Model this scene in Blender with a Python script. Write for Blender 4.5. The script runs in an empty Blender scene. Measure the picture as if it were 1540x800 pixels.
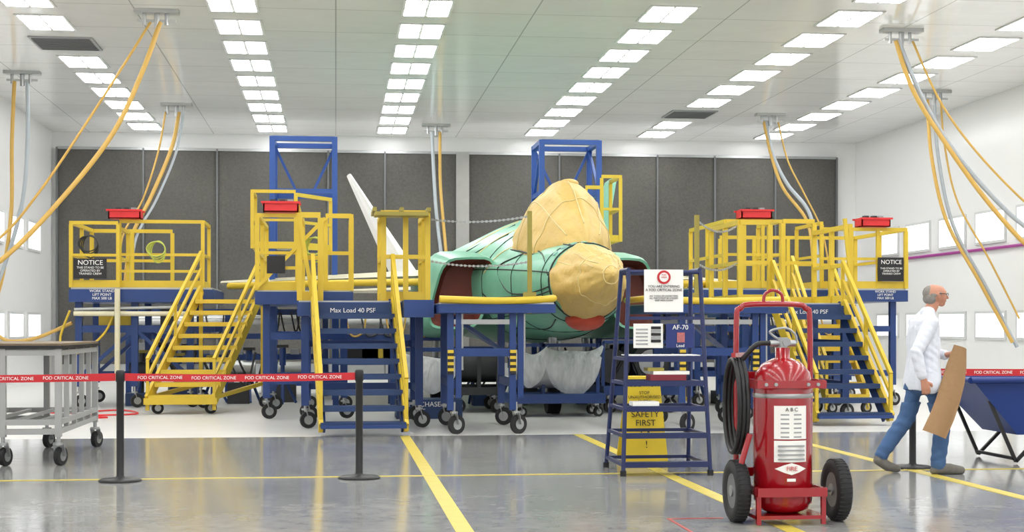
import bpy, math, random
import numpy as np
from mathutils import Vector, Matrix
V=Vector
random.seed(4)
scene=bpy.context.scene
scene.view_settings.view_transform='Standard'
scene.view_settings.look='None'

# ------------------------------------------------------------------ materials
def lin(h):
    h=h.lstrip('#'); r=[]
    for i in (0,2,4):
        c=int(h[i:i+2],16)/255
        r.append(c/12.92 if c<=.04045 else ((c+.055)/1.055)**2.4)
    return (*r,1)
MATS={}
def mat(name,col,rough=.5,metal=0,var=.08,scale=6,bump=0,bscale=40,emit=0,trans=0,alpha=1,detail=4,coat=0,bdist=.03):
    if name in MATS: return MATS[name]
    m=bpy.data.materials.new(name); m.use_nodes=True
    nt=m.node_tree; b=nt.nodes['Principled BSDF']
    c=lin(col)
    tc=nt.nodes.new('ShaderNodeTexCoord')
    no=nt.nodes.new('ShaderNodeTexNoise'); no.inputs['Scale'].default_value=scale; no.inputs['Detail'].default_value=detail
    nt.links.new(tc.outputs['Object'],no.inputs['Vector'])
    mx=nt.nodes.new('ShaderNodeMix'); mx.data_type='RGBA'
    mx.inputs['A'].default_value=(*[x*(1-var) for x in c[:3]],1)
    mx.inputs['B'].default_value=(*[min(1,x*(1+var)) for x in c[:3]],1)
    nt.links.new(no.outputs['Fac'],mx.inputs['Factor'])
    nt.links.new(mx.outputs['Result'],b.inputs['Base Color'])
    b.inputs['Roughness'].default_value=rough; b.inputs['Metallic'].default_value=metal
    if coat: b.inputs['Coat Weight'].default_value=coat; b.inputs['Coat Roughness'].default_value=.08
    if bump:
        n2=nt.nodes.new('ShaderNodeTexNoise'); n2.inputs['Scale'].default_value=bscale; n2.inputs['Detail'].default_value=3
        nt.links.new(tc.outputs['Object'],n2.inputs['Vector'])
        bp=nt.nodes.new('ShaderNodeBump'); bp.inputs['Strength'].default_value=bump; bp.inputs['Distance'].default_value=bdist
        nt.links.new(n2.outputs['Fac'],bp.inputs['Height']); nt.links.new(bp.outputs['Normal'],b.inputs['Normal'])
    if emit:
        b.inputs['Emission Color'].default_value=c; b.inputs['Emission Strength'].default_value=emit
    if trans: b.inputs['Transmission Weight'].default_value=trans
    if alpha<1: b.inputs['Alpha'].default_value=alpha
    MATS[name]=m; return m

YEL=mat('yellow_paint','#D6B732',.42)
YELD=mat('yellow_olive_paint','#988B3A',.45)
BLU=mat('blue_paint','#1C3B76',.42)
BLUT=mat('blue_tower_paint','#234E9C',.42)
BLUD=mat('navy_tread','#213B66',.5)
BLK=mat('black_plastic','#141416',.45)
RUB=mat('rubber','#232324',.75)
STL=mat('steel','#A9ABAB',.35,.8)
GALV=mat('galvanised','#B9BBBA',.5,.3)
RED=mat('red_enamel','#9C0D1A',.22,0,.04,coat=.6)
REDP=mat('red_plastic','#D8262A',.4)
WHT=mat('white_plain','#F1F1EE',.5,var=.02)
WALLM=mat('white_wall_enamel','#F1F1F0',.25,var=.015,scale=1.2)
GRN=mat('green_primer','#74B699',.34,var=.12,scale=1.6,bump=.3,bscale=4)
MASK=mat('masking_paper','#CDAE62',.5,var=.14,scale=3,bump=.6,bscale=5,bdist=.05)
TAPEB=mat('black_tape','#16251f',.5)
WINGM=mat('wing_primer','#C9C3A8',.5,var=.1)
BRNP=mat('brown_patch','#7d5a41',.6,var=.2)
DRED=mat('intake_cover','#6E2F22',.6,var=.25,scale=3)
DARK=mat('dark_machine','#3a3c3e',.5,.3,var=.3,scale=5)
ORH=mat('orange_hose','#CDA552',.45)
GRH=mat('grey_hose','#AAB2B8',.4)
CREAM=mat('cream_pole','#D9D2B4',.45)
LIME=mat('lime_hose','#BFC85A',.6)
LENS=mat('lit_panel','#FFFFFF',.4,emit=13,var=0)
LENS2=mat('lit_window','#FAFCFF',.4,emit=1.0,var=0)
SKIN=mat('skin','#C48A70',.55)
HAIR=mat('grey_hair','#8A857F',.85,var=.3,scale=60,bump=.5,bscale=90,bdist=.004)
COAT=mat('white_coat','#DDE1EA',.8,var=.05,bump=.6,bscale=9,bdist=.02)
JEAN=mat('denim','#43618A',.85,var=.25,scale=9,bump=.5,bscale=12,bdist=.015)
SHOE=mat('shoe','#6e6a62',.7,var=.3,scale=25)
KRAFT=mat('kraft_paper','#9A7852',.7,var=.08,bump=.4,bscale=8)
PAPER=mat('paper','#F2F1EC',.6,var=.02)
BLUEP=mat('blue_poly','#1A3A82',.4)
PLY=mat('worn_tabletop','#7b6a52',.6,var=.25,scale=8)
MASKW=mat('white_cover','#F2F1EE',.6,var=.04,bump=.3,bscale=5)
PURP=mat('purple_pipe','#A23A8E',.4)
def plastic():
    m=bpy.data.materials.new('plastic_sheet'); m.use_nodes=True; nt=m.node_tree; nt.nodes.clear()
    o=nt.nodes.new('ShaderNodeOutputMaterial'); d=nt.nodes.new('ShaderNodeBsdfPrincipled'); t=nt.nodes.new('ShaderNodeBsdfTransparent'); tl=nt.nodes.new('ShaderNodeBsdfTranslucent')
    d.inputs['Base Color'].default_value=(.97,.98,.98,1); d.inputs['Roughness'].default_value=.22; tl.inputs['Color'].default_value=(.97,.98,.98,1)
    tc=nt.nodes.new('ShaderNodeTexCoord'); mp=nt.nodes.new('ShaderNodeMapping'); mp.inputs['Scale'].default_value=(9,9,2.2); nt.links.new(tc.outputs['Object'],mp.inputs['Vector'])
    n=nt.nodes.new('ShaderNodeTexNoise'); n.inputs['Scale'].default_value=1.6; nt.links.new(mp.outputs['Vector'],n.inputs['Vector'])
    bp=nt.nodes.new('ShaderNodeBump'); bp.inputs['Distance'].default_value=.08; nt.links.new(n.outputs['Fac'],bp.inputs['Height']); nt.links.new(bp.outputs['Normal'],d.inputs['Normal'])
    a=nt.nodes.new('ShaderNodeMixShader'); a.inputs[0].default_value=.5; nt.links.new(d.outputs[0],a.inputs[1]); nt.links.new(tl.outputs[0],a.inputs[2])
    mr=nt.nodes.new('ShaderNodeMapRange'); mr.inputs['From Min'].default_value=.3; mr.inputs['From Max'].default_value=.7; mr.inputs['To Min'].default_value=.18; mr.inputs['To Max'].default_value=.34; nt.links.new(n.outputs['Fac'],mr.inputs['Value'])
    c=nt.nodes.new('ShaderNodeMixShader'); nt.links.new(mr.outputs[0],c.inputs[0]); nt.links.new(a.outputs[0],c.inputs[1]); nt.links.new(t.outputs[0],c.inputs[2]); nt.links.new(c.outputs[0],o.inputs['Surface'])
    return m
PLAS=plastic()

# ------------------------------------------------------------------ mesh builder
class MB:
    def __init__(s): s.v=[];s.f=[];s.m=[];s.sm=[];s.mats=[]
    def mi(s,m):
        if m not in s.mats: s.mats.append(m)
        return s.mats.index(m)
    def add(s,vs,fs,m,smooth=False):
        o=len(s.v); s.v+= [tuple(p) for p in vs]; k=s.mi(m)
        for f in fs:
            s.f.append(tuple(i+o for i in f)); s.m.append(k); s.sm.append(smooth)
    def beam(s,a,b,w,h,m):
        a=V(a);b=V(b);d=(b-a).normalized()
        ref=V((0,0,1)) if abs(d.z)<.98 else V((0,1,0))
        si=d.cross(ref).normalized(); up=si.cross(d).normalized()
        vs=[]
        for p in (a,b):
            for (i,j) in ((-1,-1),(1,-1),(1,1),(-1,1)):
                vs.append(p+si*(w/2*i)+up*(h/2*j))
        s.add(vs,[(0,1,2,3),(7,6,5,4),(0,4,5,1),(1,5,6,2),(2,6,7,3),(3,7,4,0)],m)
    def box(s,x0,x1,y0,y1,z0,z1,m):
        vs=[(x,y,z) for z in (z0,z1) for y in (y0,y1) for x in (x0,x1)]
        s.add(vs,[(0,2,3,1),(4,5,7,6),(0,1,5,4),(2,6,7,3),(0,4,6,2),(1,3,7,5)],m)
    def cyl(s,a,b,r1,m,r2=None,n=16,caps=True):
        r2=r1 if r2 is None else r2
        a=V(a);b=V(b);d=(b-a).normalized()
        ref=V((0,0,1)) if abs(d.z)<.95 else V((1,0,0))
        u=d.cross(ref).normalized(); w=d.cross(u).normalized()
        vs=[]
        for p,r in ((a,r1),(b,r2)):
            for i in range(n):
                t=2*math.pi*i/n; vs.append(p+u*(r*math.cos(t))+w*(r*math.sin(t)))
        s.add(vs,[(i,(i+1)%n,(i+1)%n+n,i+n) for i in range(n)],m,True)
        if caps:
            s.add(vs[:n],[tuple(range(n-1,-1,-1))],m); s.add(vs[n:],[tuple(range(n))],m)
    def lathe(s,prof,o,axis,m,n=24):
        o=V(o);d=V(axis).normalized()
        ref=V((0,0,1)) if abs(d.z)<.95 else V((1,0,0))
        u=d.cross(ref).normalized(); w=d.cross(u).normalized()
        vs=[];fs=[]
        for (r,h) in prof:
            for i in range(n):
                t=2*math.pi*i/n; vs.append(o+d*h+u*(r*math.cos(t))+w*(r*math.sin(t)))
        for k in range(len(prof)-1):
            for i in range(n):
                fs.append((k*n+i,k*n+(i+1)%n,(k+1)*n+(i+1)%n,(k+1)*n+i))
        s.add(vs,fs,m,True)
    def sph(s,c,r,m,n=12):
        r=V(r) if not isinstance(r,(int,float)) else V((r,r,r))
        c=V(c); vs=[c+V((0,0,r.z))];fs=[]
        for k in range(1,n):
            ph=math.pi*k/n
            for i in range(n*2):
                t=math.pi*i/n; vs.append(c+V((r.x*math.sin(ph)*math.cos(t),r.y*math.sin(ph)*math.sin(t),r.z*math.cos(ph))))
        vs.append(c-V((0,0,r.z))); N=n*2
        for i in range(N): fs.append((0,1+i,1+(i+1)%N))
        for k in range(n-2):
            for i in range(N): fs.append((1+k*N+i,1+(k+1)*N+i,1+(k+1)*N+(i+1)%N,1+k*N+(i+1)%N))
        L=len(vs)-1
        for i in range(N): fs.append((L,1+(n-2)*N+(i+1)%N,1+(n-2)*N+i))
        s.add(vs,fs,m,True)
    def tube(s,pts,r,m,n=8,sub=6,closed=False):
        P=smooth(pts,sub) if sub>1 else [V(p) for p in pts]
        rr=r if callable(r) else (lambda t:r)
        vs=[];fs=[];prev=None
        for k,p in enumerate(P):
            d=(P[min(k+1,len(P)-1)]-P[max(k-1,0)]).normalized()
            if prev is None:
                ref=V((0,0,1)) if abs(d.z)<.9 else V((1,0,0)); u=d.cross(ref).normalized()
            else:
                u=(prev-d*prev.dot(d)).normalized()
            prev=u; w=d.cross(u)
            R=rr(k/(len(P)-1))
            for i in range(n):
                t=2*math.pi*i/n; vs.append(p+u*(R*math.cos(t))+w*(R*math.sin(t)))
        for k in range(len(P)-1):
            for i in range(n): fs.append((k*n+i,k*n+(i+1)%n,(k+1)*n+(i+1)%n,(k+1)*n+i))
        s.add(vs,fs,m,True)
        s.add(vs[:n],[tuple(range(n-1,-1,-1))],m); s.add(vs[-n:],[tuple(range(n))],m)
    def build(s,name,parent=None,bevel=0,local=True):
        me=bpy.data.meshes.new(name)
        a=np.array(s.v); o=V((0,0,0))
        if local and parent is None:
            o=V(((a[:,0].min()+a[:,0].max())/2,(a[:,1].min()+a[:,1].max())/2,a[:,2].min()))
            a=a-np.array(o)
        me.from_pydata(a.tolist(),[],s.f)
        for m in s.mats: me.materials.append(m)
        me.polygons.foreach_set('material_index',s.m); me.polygons.foreach_set('use_smooth',s.sm)
        me.update()
        ob=bpy.data.objects.new(name,me); ob.location=o
        scene.collection.objects.link(ob)
        if parent: link_child(ob,parent)
        return ob
def link_child(ob,parent):
    ob.parent=parent; ob.matrix_parent_inverse=Matrix.Translation(-parent.location)
def smooth(pts,sub):
    P=[V(p) for p in pts]; out=[]
    for i in range(len(P)-1):
        p0=P[max(i-1,0)];p1=P[i];p2=P[i+1];p3=P[min(i+2,len(P)-1)]
        for k in range(sub):
            t=k/sub
            out.append(.5*((2*p1)+(p2-p0)*t+(2*p0-5*p1+4*p2-p3)*t*t+(3*p1-p0-3*p2+p3)*t**3))
    out.append(P[-1]); return out
def empty(name,loc):
    e=bpy.data.objects.new(name,None); e.location=loc; e.empty_display_size=.3; scene.collection.objects.link(e); return e
def text(body,loc,size,m,parent,name='lettering',rot=(math.pi/2,0,0),align='CENTER'):
    c=bpy.data.curves.new(name,'FONT'); c.body=body; c.size=size; c.align_x=align; c.align_y='CENTER'; c.extrude=.001
    c.materials.append(m); ob=bpy.data.objects.new(name,c); ob.location=loc; ob.rotation_euler=rot
    scene.collection.objects.link(ob)
    if parent: link_child(ob,parent)
    return ob
def lerp(a,b,t): return V(a)*(1-t)+V(b)*t

# ------------------------------------------------------------------ room
XL,XR,YF,YB,H=-7.35,14.35,-6.0,40.0,6.42
WH_Y=18.3
def floor_mat():
    m=bpy.data.materials.new('polished_concrete'); m.use_nodes=True; nt=m.node_tree; b=nt.nodes['Principled BSDF']
    tc=nt.nodes.new('ShaderNodeTexCoord')
    n1=nt.nodes.new('ShaderNodeTexNoise'); n1.inputs['Scale'].default_value=.7; n1.inputs['Detail'].default_value=8; n1.inputs['Roughness'].default_value=.65
    n2=nt.nodes.new('ShaderNodeTexNoise'); n2.inputs['Scale'].default_value=7; n2.inputs['Detail'].default_value=6
    for n in (n1,n2): nt.links.new(tc.outputs['Object'],n.inputs['Vector'])
    mm=nt.nodes.new('ShaderNodeMath'); mm.operation='MULTIPLY_ADD'; mm.inputs[1].default_value=.45
    nt.links.new(n2.outputs['Fac'],mm.inputs[0]); 
    m2=nt.nodes.new('ShaderNodeMath'); m2.operation='MULTIPLY'; m2.inputs[1].default_value=.6
    nt.links.new(n1.outputs['Fac'],m2.inputs[0]); nt.links.new(m2.outputs[0],mm.inputs[2])
    cr=nt.nodes.new('ShaderNodeValToRGB'); cr.color_ramp.elements[0].position=.35; cr.color_ramp.elements[1].position=.7
    cr.color_ramp.elements[0].color=lin('#868785'); cr.color_ramp.elements[1].color=lin('#A8A8A5')
    nt.links.new(mm.outputs[0],cr.inputs['Fac']); nt.links.new(cr.outputs['Color'],b.inputs['Base Color'])
    mr=nt.nodes.new('ShaderNodeMapRange'); mr.inputs['To Min'].default_value=.06; mr.inputs['To Max'].default_value=.18
    nt.links.new(mm.outputs[0],mr.inputs['Value']); nt.links.new(mr.outputs['Result'],b.inputs['Roughness'])
    bp=nt.nodes.new('ShaderNodeBump'); bp.inputs['Strength'].default_value=.03; bp.inputs['Distance'].default_value=.02
    nt.links.new(n2.outputs['Fac'],bp.inputs['Height']); nt.links.new(bp.outputs['Normal'],b.inputs['Normal'])
    return m
FLW=mat('white_coated_floor','#DCDBD7',.33,var=.06,scale=1.5)
fb=MB()
fb.add([(XL,YF,0),(XR,YF,0),(XR,WH_Y,0),(XL,WH_Y,0)],[(0,1,2,3)],floor_mat())
fb.add([(XL,WH_Y,0),(XR,WH_Y,0),(XR,YB,0),(XL,YB,0)],[(0,1,2,3)],FLW)
fb.build('floor',local=False)
w=MB(); w.box(XL-.2,XL,YF,YB,0,H,WALLM); w.build('wall_left')
w=MB(); w.box(XR,XR+.2,YF,YB,0,H,WALLM); w.build('wall_right')
w=MB(); w.box(XL-.2,XR+.2,YB,YB+.2,0,H,WALLM); w.build('wall_back')

def ceil_mat():
    m=bpy.data.materials.new('ceiling_enamel'); m.use_nodes=True; nt=m.node_tree; b=nt.nodes['Principled BSDF']
    tc=nt.nodes.new('ShaderNodeTexCoord')
    br=nt.nodes.new('ShaderNodeTexBrick'); br.offset=0; br.inputs['Scale'].default_value=1
    br.inputs['Brick Width'].default_value=3.2; br.inputs['Row Height'].default_value=1.85; br.inputs['Mortar Size'].default_value=.012
    br.inputs['Color1'].default_value=lin('#F4F4F3'); br.inputs['Color2'].default_value=lin('#F0F1F0'); br.inputs['Mortar'].default_value=lin('#BDBEBD')
    nt.links.new(tc.outputs['Object'],br.inputs['Vector']); nt.links.new(br.outputs['Color'],b.inputs['Base Color'])
    b.inputs['Roughness'].default_value=.12
    n=nt.nodes.new('ShaderNodeTexNoise'); n.inputs['Scale'].default_value=.9; nt.links.new(tc.outputs['Object'],n.inputs['Vector'])
    bp=nt.nodes.new('ShaderNodeBump'); bp.inputs['Strength'].default_value=.12; bp.inputs['Distance'].default_value=.1
    nt.links.new(n.outputs['Fac'],bp.inputs['Height']); nt.links.new(bp.outputs['Normal'],b.inputs['Normal'])
    return m
w=MB(); w.box(XL-.2,XR+.2,YF,YB+.2,H,H+.2,ceil_mat()); w.build('ceiling',local=False)

FRM=mat('fixture_frame','#CFD0CF',.4)
GRL=mat('grille_grey','#9a9c9d',.5)
GRD=mat('grille_dark','#6c6e6f',.5)
rows=[-4.8,-1.62,1.45,5.35,8.4,11.6]
grilles={0:[27.6],4:[34.9]}
for ri,x in enumerate(rows):
    b=MB(); g=MB(); hasg=False
    y=38.6
    while y>YF+1:
        if any(abs(y-gy)<.95 for gy in grilles.get(ri,[])):
            hasg=True
            g.box(x-.55,x+.55,y-.6,y+.6,H-.03,H-.001,GRL)
            for k in range(9): g.box(x-.5,x+.5,y-.54+k*.125,y-.5+k*.125,H-.045,H-.03,GRD)
        else:
            b.box(x-.40,x+.40,y-.62,y+.62,H-.02,H-.001,FRM)
            for sx in (-1,1):
                for sy in (-1,1):
                    cx=x+sx*.19; cy=y+sy*.30
                    b.box(cx-.165,cx+.165,cy-.255,cy+.255,H-.027,H-.021,LENS)
        y-=1.86
    b.build('fluorescent_ceiling_light_row')
    if hasg: g.build('ceiling_vent_grille')

def filt_mat():
    m=bpy.data.materials.new('filter_media'); m.use_nodes=True; nt=m.node_tree; b=nt.nodes['Principled BSDF']
    tc=nt.nodes.new('ShaderNodeTexCoord')
    n=nt.nodes.new('ShaderNodeTexNoise'); n.inputs['Scale'].default_value=22; n.inputs['Detail'].default_value=4
    n3=nt.nodes.new('ShaderNodeTexNoise'); n3.inputs['Scale'].default_value=.5
    for q in (n,n3): nt.links.new(tc.outputs['Object'],q.inputs['Vector'])
    ad=nt.nodes.new('ShaderNodeMath'); nt.links.new(n.outputs['Fac'],ad.inputs[0]); nt.links.new(n3.outputs['Fac'],ad.inputs[1])
    cr=nt.nodes.new('ShaderNodeValToRGB'); cr.color_ramp.elements[0].position=.5; cr.color_ramp.elements[1].position=1.0
    cr.color_ramp.elements[0].color=lin('#4C4A46'); cr.color_ramp.elements[1].color=lin('#615F5A')
    ml=nt.nodes.new('ShaderNodeMath'); ml.operation='MULTIPLY'; ml.inputs[1].default_value=.72
    nt.links.new(ad.outputs[0],ml.inputs[0]); nt.links.new(ml.outputs[0],cr.inputs['Fac'])
    nt.links.new(cr.outputs['Color'],b.inputs['Base Color']); b.inputs['Roughness'].default_value=.7
    return m
FM=filt_mat()
w=MB()
zx=[-7.2,-5.0,-3.1,-.2,1.3,3.35,6.0,8.7,10.3,12.0,13.75]
for i in range(len(zx)-1):
    w.box(zx[i]+.03,zx[i+1]-.03,39.86,39.98,.35,5.97,FM)
for x in zx: w.beam((x,39.84,0),(x,39.84,6.0),.05,.08,GRD)
w.box(3.2,3.55,39.78,39.9,0,6.0,mat('bright_pillar','#9C9B97',.3,.7))
w.box(zx[0],zx[-1],39.82,39.98,5.95,6.02,STL); w.box(zx[0],zx[-1],39.82,39.98,.0,.35,STL)
w.build('exhaust_filter_bank')

for side in (0,1):
    for z0,z1 in ((3.22,3.85),(1.1,1.62)):
        b=MB()
        y=6.0
        while y<38.5:
            if side==0:
                b.box(XL,XL+.04,y,y+1.55,z0-.06,z1+.06,FRM)
                for k in range(2): b.box(XL+.04,XL+.05,y+.07+k*.72,y+.74+k*.72,z0,z1,LENS2)
            else:
                b.box(XR-.04,XR,y,y+1.55,z0-.06,z1+.06,FRM)
                for k in range(2): b.box(XR-.05,XR-.04,y+.07+k*.72,y+.74+k*.72,z0,z1,LENS2)
            y+=2.05
        b.build('wall_booth_light_row')
b=MB(); b.cyl((XR-.05,2,3.05),(XR-.05,39.5,3.05),.035,PURP); b.build('wall_pipe')

YLN=mat('yellow_floor_paint','#D0BC50',.4,var=.15)
for (x0,x1,y0,y1) in ((.78,.90,2,18.3),(2.93,3.05,2,18.3),(5.3,5.42,2,18.3),(XL+.2,XR-.2,13.37,13.43)):
    b=MB(); b.box(x0,x1,y0,y1,.0005,.003 if y1==18.3 else .004,YLN); b.build('floor_marking_line')
b=MB()
RL=mat('red_floor_paint','#B5403A',.4)
b.box(2.3,2.32,9.2,10.2,.001,.004,RL); b.box(2.3,2.7,10.2,10.22,.001,.004,RL); b.build('red_floor_marking')

# ------------------------------------------------------------------ helpers for stands
def caster(b,x,y,r=.1,w=.05,ang=0.3,top=.3):
    d=V((math.cos(ang),math.sin(ang),0)); s=V((-d.y,d.x,0)); c=V((x,y,r))+d*.04
    b.cyl(c-s*w/2,c+s*w/2,r,RUB,n=20)
    b.cyl(c-s*(w/2+.004),c+s*(w/2+.004),r*.55,STL,n=16)
    for k in (-1,1):
        b.beam(c+s*k*(w/2+.012),V((x,y,2*r+.03))+s*k*(w/2+.012),.05,.008,STL)
    b.cyl((x,y,2*r+.02),(x,y,2*r+.045),.05,STL); b.cyl((x,y,2*r+.04),(x,y,top),.02,STL)
def rail(b,p,q,h,n=2,m=None,w=.06,mid=(.5,),kick=True):
    m=m or YEL
    j=random.uniform(.001,.006); w=w+random.uniform(-.006,.006)
    p=V(p)+V((j,j,0));q=V(q)+V((j,j,0)); h=h-j
    for i in range(n):
        a=lerp(p,q,i/(n-1)); b.beam(a,a+V((0,0,h-w/2)),w,w,m)
    b.beam(p+V((0,0,h)),q+V((0,0,h)),w*1.03,w,m)
    for k in mid: b.beam(p+V((0,0,h*k)),q+V((0,0,h*k)),w*.8,w*.8,m)
    if kick: b.beam(p+V((0,0,.06)),q+V((0,0,.06)),.015,.12,m)
def stair(b,tl,tr,bl,br,n,mt,ms,mr,rh=.6):
    tl,tr,bl,br=map(V,(tl,tr,bl,br))
    for a,c in ((tl,bl),(tr,br)):
        b.beam(a,c,.05,.17,ms)
        u=V((0,0,rh)); b.beam(a+u,c+u,.05,.05,mr); b.beam(a+u*.55,c+u*.55,.04,.04,mr)
        for t in (0,.5,1):
            p=lerp(a,c,t); b.beam(p,p+u,.045,.045,mr)
        b.beam(c,(c.x,c.y,.06),.055,.055,ms)
    for i in range(1,n+1):
        t=i/(n+.3); b.beam(lerp(tl,bl,t),lerp(tr,br,t),.25,.035,mt)
        q0=lerp(tl,bl,t);q1=lerp(tr,br,t)
        b.beam(q0+V((0,-.125,-.02)),q1+V((0,-.125,-.02)),.02,.06,mt)
def hazard(b,x,y,z0,z1,w):
    n=8
    for i in range(n):
        za=z0+(z1-z0)*i/n; zb=z0+(z1-z0)*(i+1)/n
        b.beam((x,y,za),(x,y,zb),w,w,YEL if i%2 else BLK)
def chain(b,p,q,sag,m=None):
    m=m or STL; n=46; p=V(p);q=V(q)
    pts=[lerp(p,q,i/n)-V((0,0,sag*4*(i/n)*(1-i/n))) for i in range(n+1)]
    for i in range(n):
        b.beam(pts[i],pts[i+1],.028 if i%2 else .01,.01 if i%2 else .028,m)
def coil(b,c,r,m):
    c=V(c)
    for k in range(4):
        b.tube([c+V(((r-.012*k)*math.cos(a)+.01*k,.025*k-.03,(r+.02*k-.03)*math.sin(a)-.015*k)) for a in np.linspace(0,2*math.pi,13)],.012,m,6,2)

# ---- left wing platform
b=MB(); ZD=1.98
b.box(-4.33,-2.0,25,27.2,ZD-.24,ZD-.03,BLU); b.box(-4.3,-2.03,25.03,27.17,ZD-.03,ZD,GALV)
for x in (-4.2,-3.3,-2.4):
    for y in (25.2,27.0):
        b.beam((x,y,.35),(x,y,ZD-.24),.11,.11,BLU); caster(b,x,y,.11,top=.36)
for y in (25.2,27.0):
    b.beam((-4.2,y,1.3),(-2.0,y,1.3),.08,.12,BLU); b.beam((-4.2,y,.5),(-2.4,y,.5),.08,.1,BLU)
    b.beam((-4.2,y,.5),(-3.3,y,1.3),.06,.06,BLU); b.beam((-2.4,y,.5),(-3.3,y,1.3),.06,.06,BLU)
for x in (-4.2,-2.4): b.beam((x,25.2,1.3),(x,27,1.3),.08,.1,BLU)
b.cyl((-3.54,24.9,.45),(-3.54,24.9,1.96),.045,CREAM); b.beam((-3.54,24.9,.9),(-3.54,25.25,1.3),.03,.03,STL)
b.cyl((-4.25,25.0,1.55),(-2.1,25.0,1.55),.04,CREAM); b.cyl((-4.25,25.05,1.62),(-2.6,25.05,1.66),.025,GALV)
rail(b,(-4.3,25.03,ZD),(-3.55,25.03,ZD),1.06,2); rail(b,(-3.55,25.2,ZD),(-2.2,25.2,ZD),1.1,2,mid=(.5,.25))
rail(b,(-4.3,25.03,ZD),(-4.3,27.1,ZD),1.06,3); rail(b,(-4.3,27.1,ZD),(-2.9,27.1,ZD),1.06,3)
rail(b,(-2.2,25.2,ZD),(-2.2,26.4,ZD),1.1,2); rail(b,(-3.55,25.2,ZD),(-3.55,26.2,ZD),.98,2)
b.box(-4.25,-3.72,24.96,24.975,2.12,2.45,BLK)
coil(b,(-4.1,25.5,2.72),.16,DARK); coil(b,(-2.95,25.15,2.62),.15,LIME)
b.tube([(-4.33,25.1,1.6),(-4.5,25.2,1.1),(-4.2,25.0,.9),(-3.8,25.1,1.2),(-3.6,25.1,1.6)],.02,YEL)
b.tube([(-4.33,25.3,1.4),(-4.9,25.3,1.15),(-5.3,25.2,1.1),(-5.5,25.2,1.2)],.03,ORH)
for x in (-3.9,-3.6,-2.9): b.box(x,x+.22,25.3,25.6,1.36,1.36+random.uniform(.12,.3),random.choice([YEL,DARK,GALV]))
pl=b.build('wing_access_platform')
text('NOTICE',(-3.98,24.955,2.38),.11,WHT,pl); text('THIS STAND TO BE\nOPERATED BY\nTRAINED CREW',(-3.98,24.955,2.25),.05,WHT,pl)
text('WORK STAND\nLIFT POINT\nMAX 500 LB',(-3.8,24.99,1.86),.06,WHT,pl)

def bin_(x,y,z,name='red_parts_bin',w=.5,d=.35,h=.15):
    b=MB()
    for (x0,x1,y0,y1) in ((-w/2,w/2,-d/2,-d/2+.02),(-w/2,w/2,d/2-.02,d/2),(-w/2,-w/2+.02,-d/2,d/2),(w/2-.02,w/2,-d/2,d/2)):
        b.box(x+x0,x+x1,y+y0,y+y1,z,z+h,REDP)
    b.box(x-w/2,x+w/2,y-d/2,y+d/2,z,z+.015,REDP)
    b.box(x-w/2-.03,x+w/2+.03,y-d/2-.03,y-d/2,z+h-.03,z+h,REDP); b.box(x-w/2-.03,x+w/2+.03,y+d/2,y+d/2+.03,z+h-.03,z+h,REDP)
    for k in (-.12,.02,.13): b.box(x+k-.04,x+k+.04,y-.05,y+.06,z+.02,z+h+.04,DARK if k<.1 else GRL)
    b.build(name)
bin_(-3.45,25.22,3.115,w=.52)

b=MB()
stair(b,(-2.2,24.97,1.95),(-1.2,24.97,1.95),(-2.85,23.2,.22),(-1.85,23.2,.22),9,YEL,YEL,YEL,.62)
b.beam((-2.9,23.15,.2),(-1.8,23.15,.2),.08,.1,YEL)
for x,y in ((-2.75,23.3),(-1.95,23.3)): caster(b,x,y,.09,top=.25)
b.beam((-2.2,24.9,.4),(-2.2,24.9,1.9),.06,.06,YEL); b.beam((-1.2,24.9,.4),(-1.2,24.9,1.9),.06,.06,YEL)
b.beam((-2.85,23.2,.25),(-2.2,24.9,.4),.05,.06,YEL); b.beam((-1.85,23.2,.25),(-1.2,24.9,.4),.05,.06,YEL)
for x in (-2.2,-1.2): caster(b,x,24.9,.1,top=.45)
b.build('yellow_access_stairs')

# ---- mid left platform with gate cage
b=MB(); ZD=1.86
b.box(-1.15,.25,21.6,24.6,ZD-.2,ZD-.02,BLU); b.box(-1.12,.22,21.63,24.57,ZD-.02,ZD,GALV)
for x in (-1.0,-.45,.12):
    for y in (21.9,24.3):
        b.beam((x,y,.3),(x,y,ZD-.2),.1,.1,BLU); caster(b,x,y,.11,top=.34)
for y in (21.9,24.3): b.beam((-1.05,y,1.2),(.15,y,1.2),.07,.1,BLU); b.beam((-1.05,y,.55),(.15,y,.55),.07,.1,BLU)
rail(b,(-1.12,21.63,ZD),(-.55,21.63,ZD),1.08,2,mid=(.5,.3)); rail(b,(-1.12,21.63,ZD),(-1.12,24.5,ZD),1.08,3)
rail(b,(-.15,21.63,ZD),(.22,21.63,ZD),1.08,2); rail(b,(.22,21.63,ZD),(.22,23.5,ZD),1.08,2)
rail(b,(-.55,21.63,ZD),(-.55,22.6,ZD),1.2,2)
b.beam((-1.12,21.6,1.9),(-.15,21.6,2.9),.05,.05,YEL)
coil(b,(-.32,21.7,2.5),.15,LIME)
b.box(-.98,-.72,21.57,21.585,2.1,2.35,BLK)
b.build('fuselage_access_platform')
bin_(-.78,21.7,2.98,w=.5)

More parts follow.
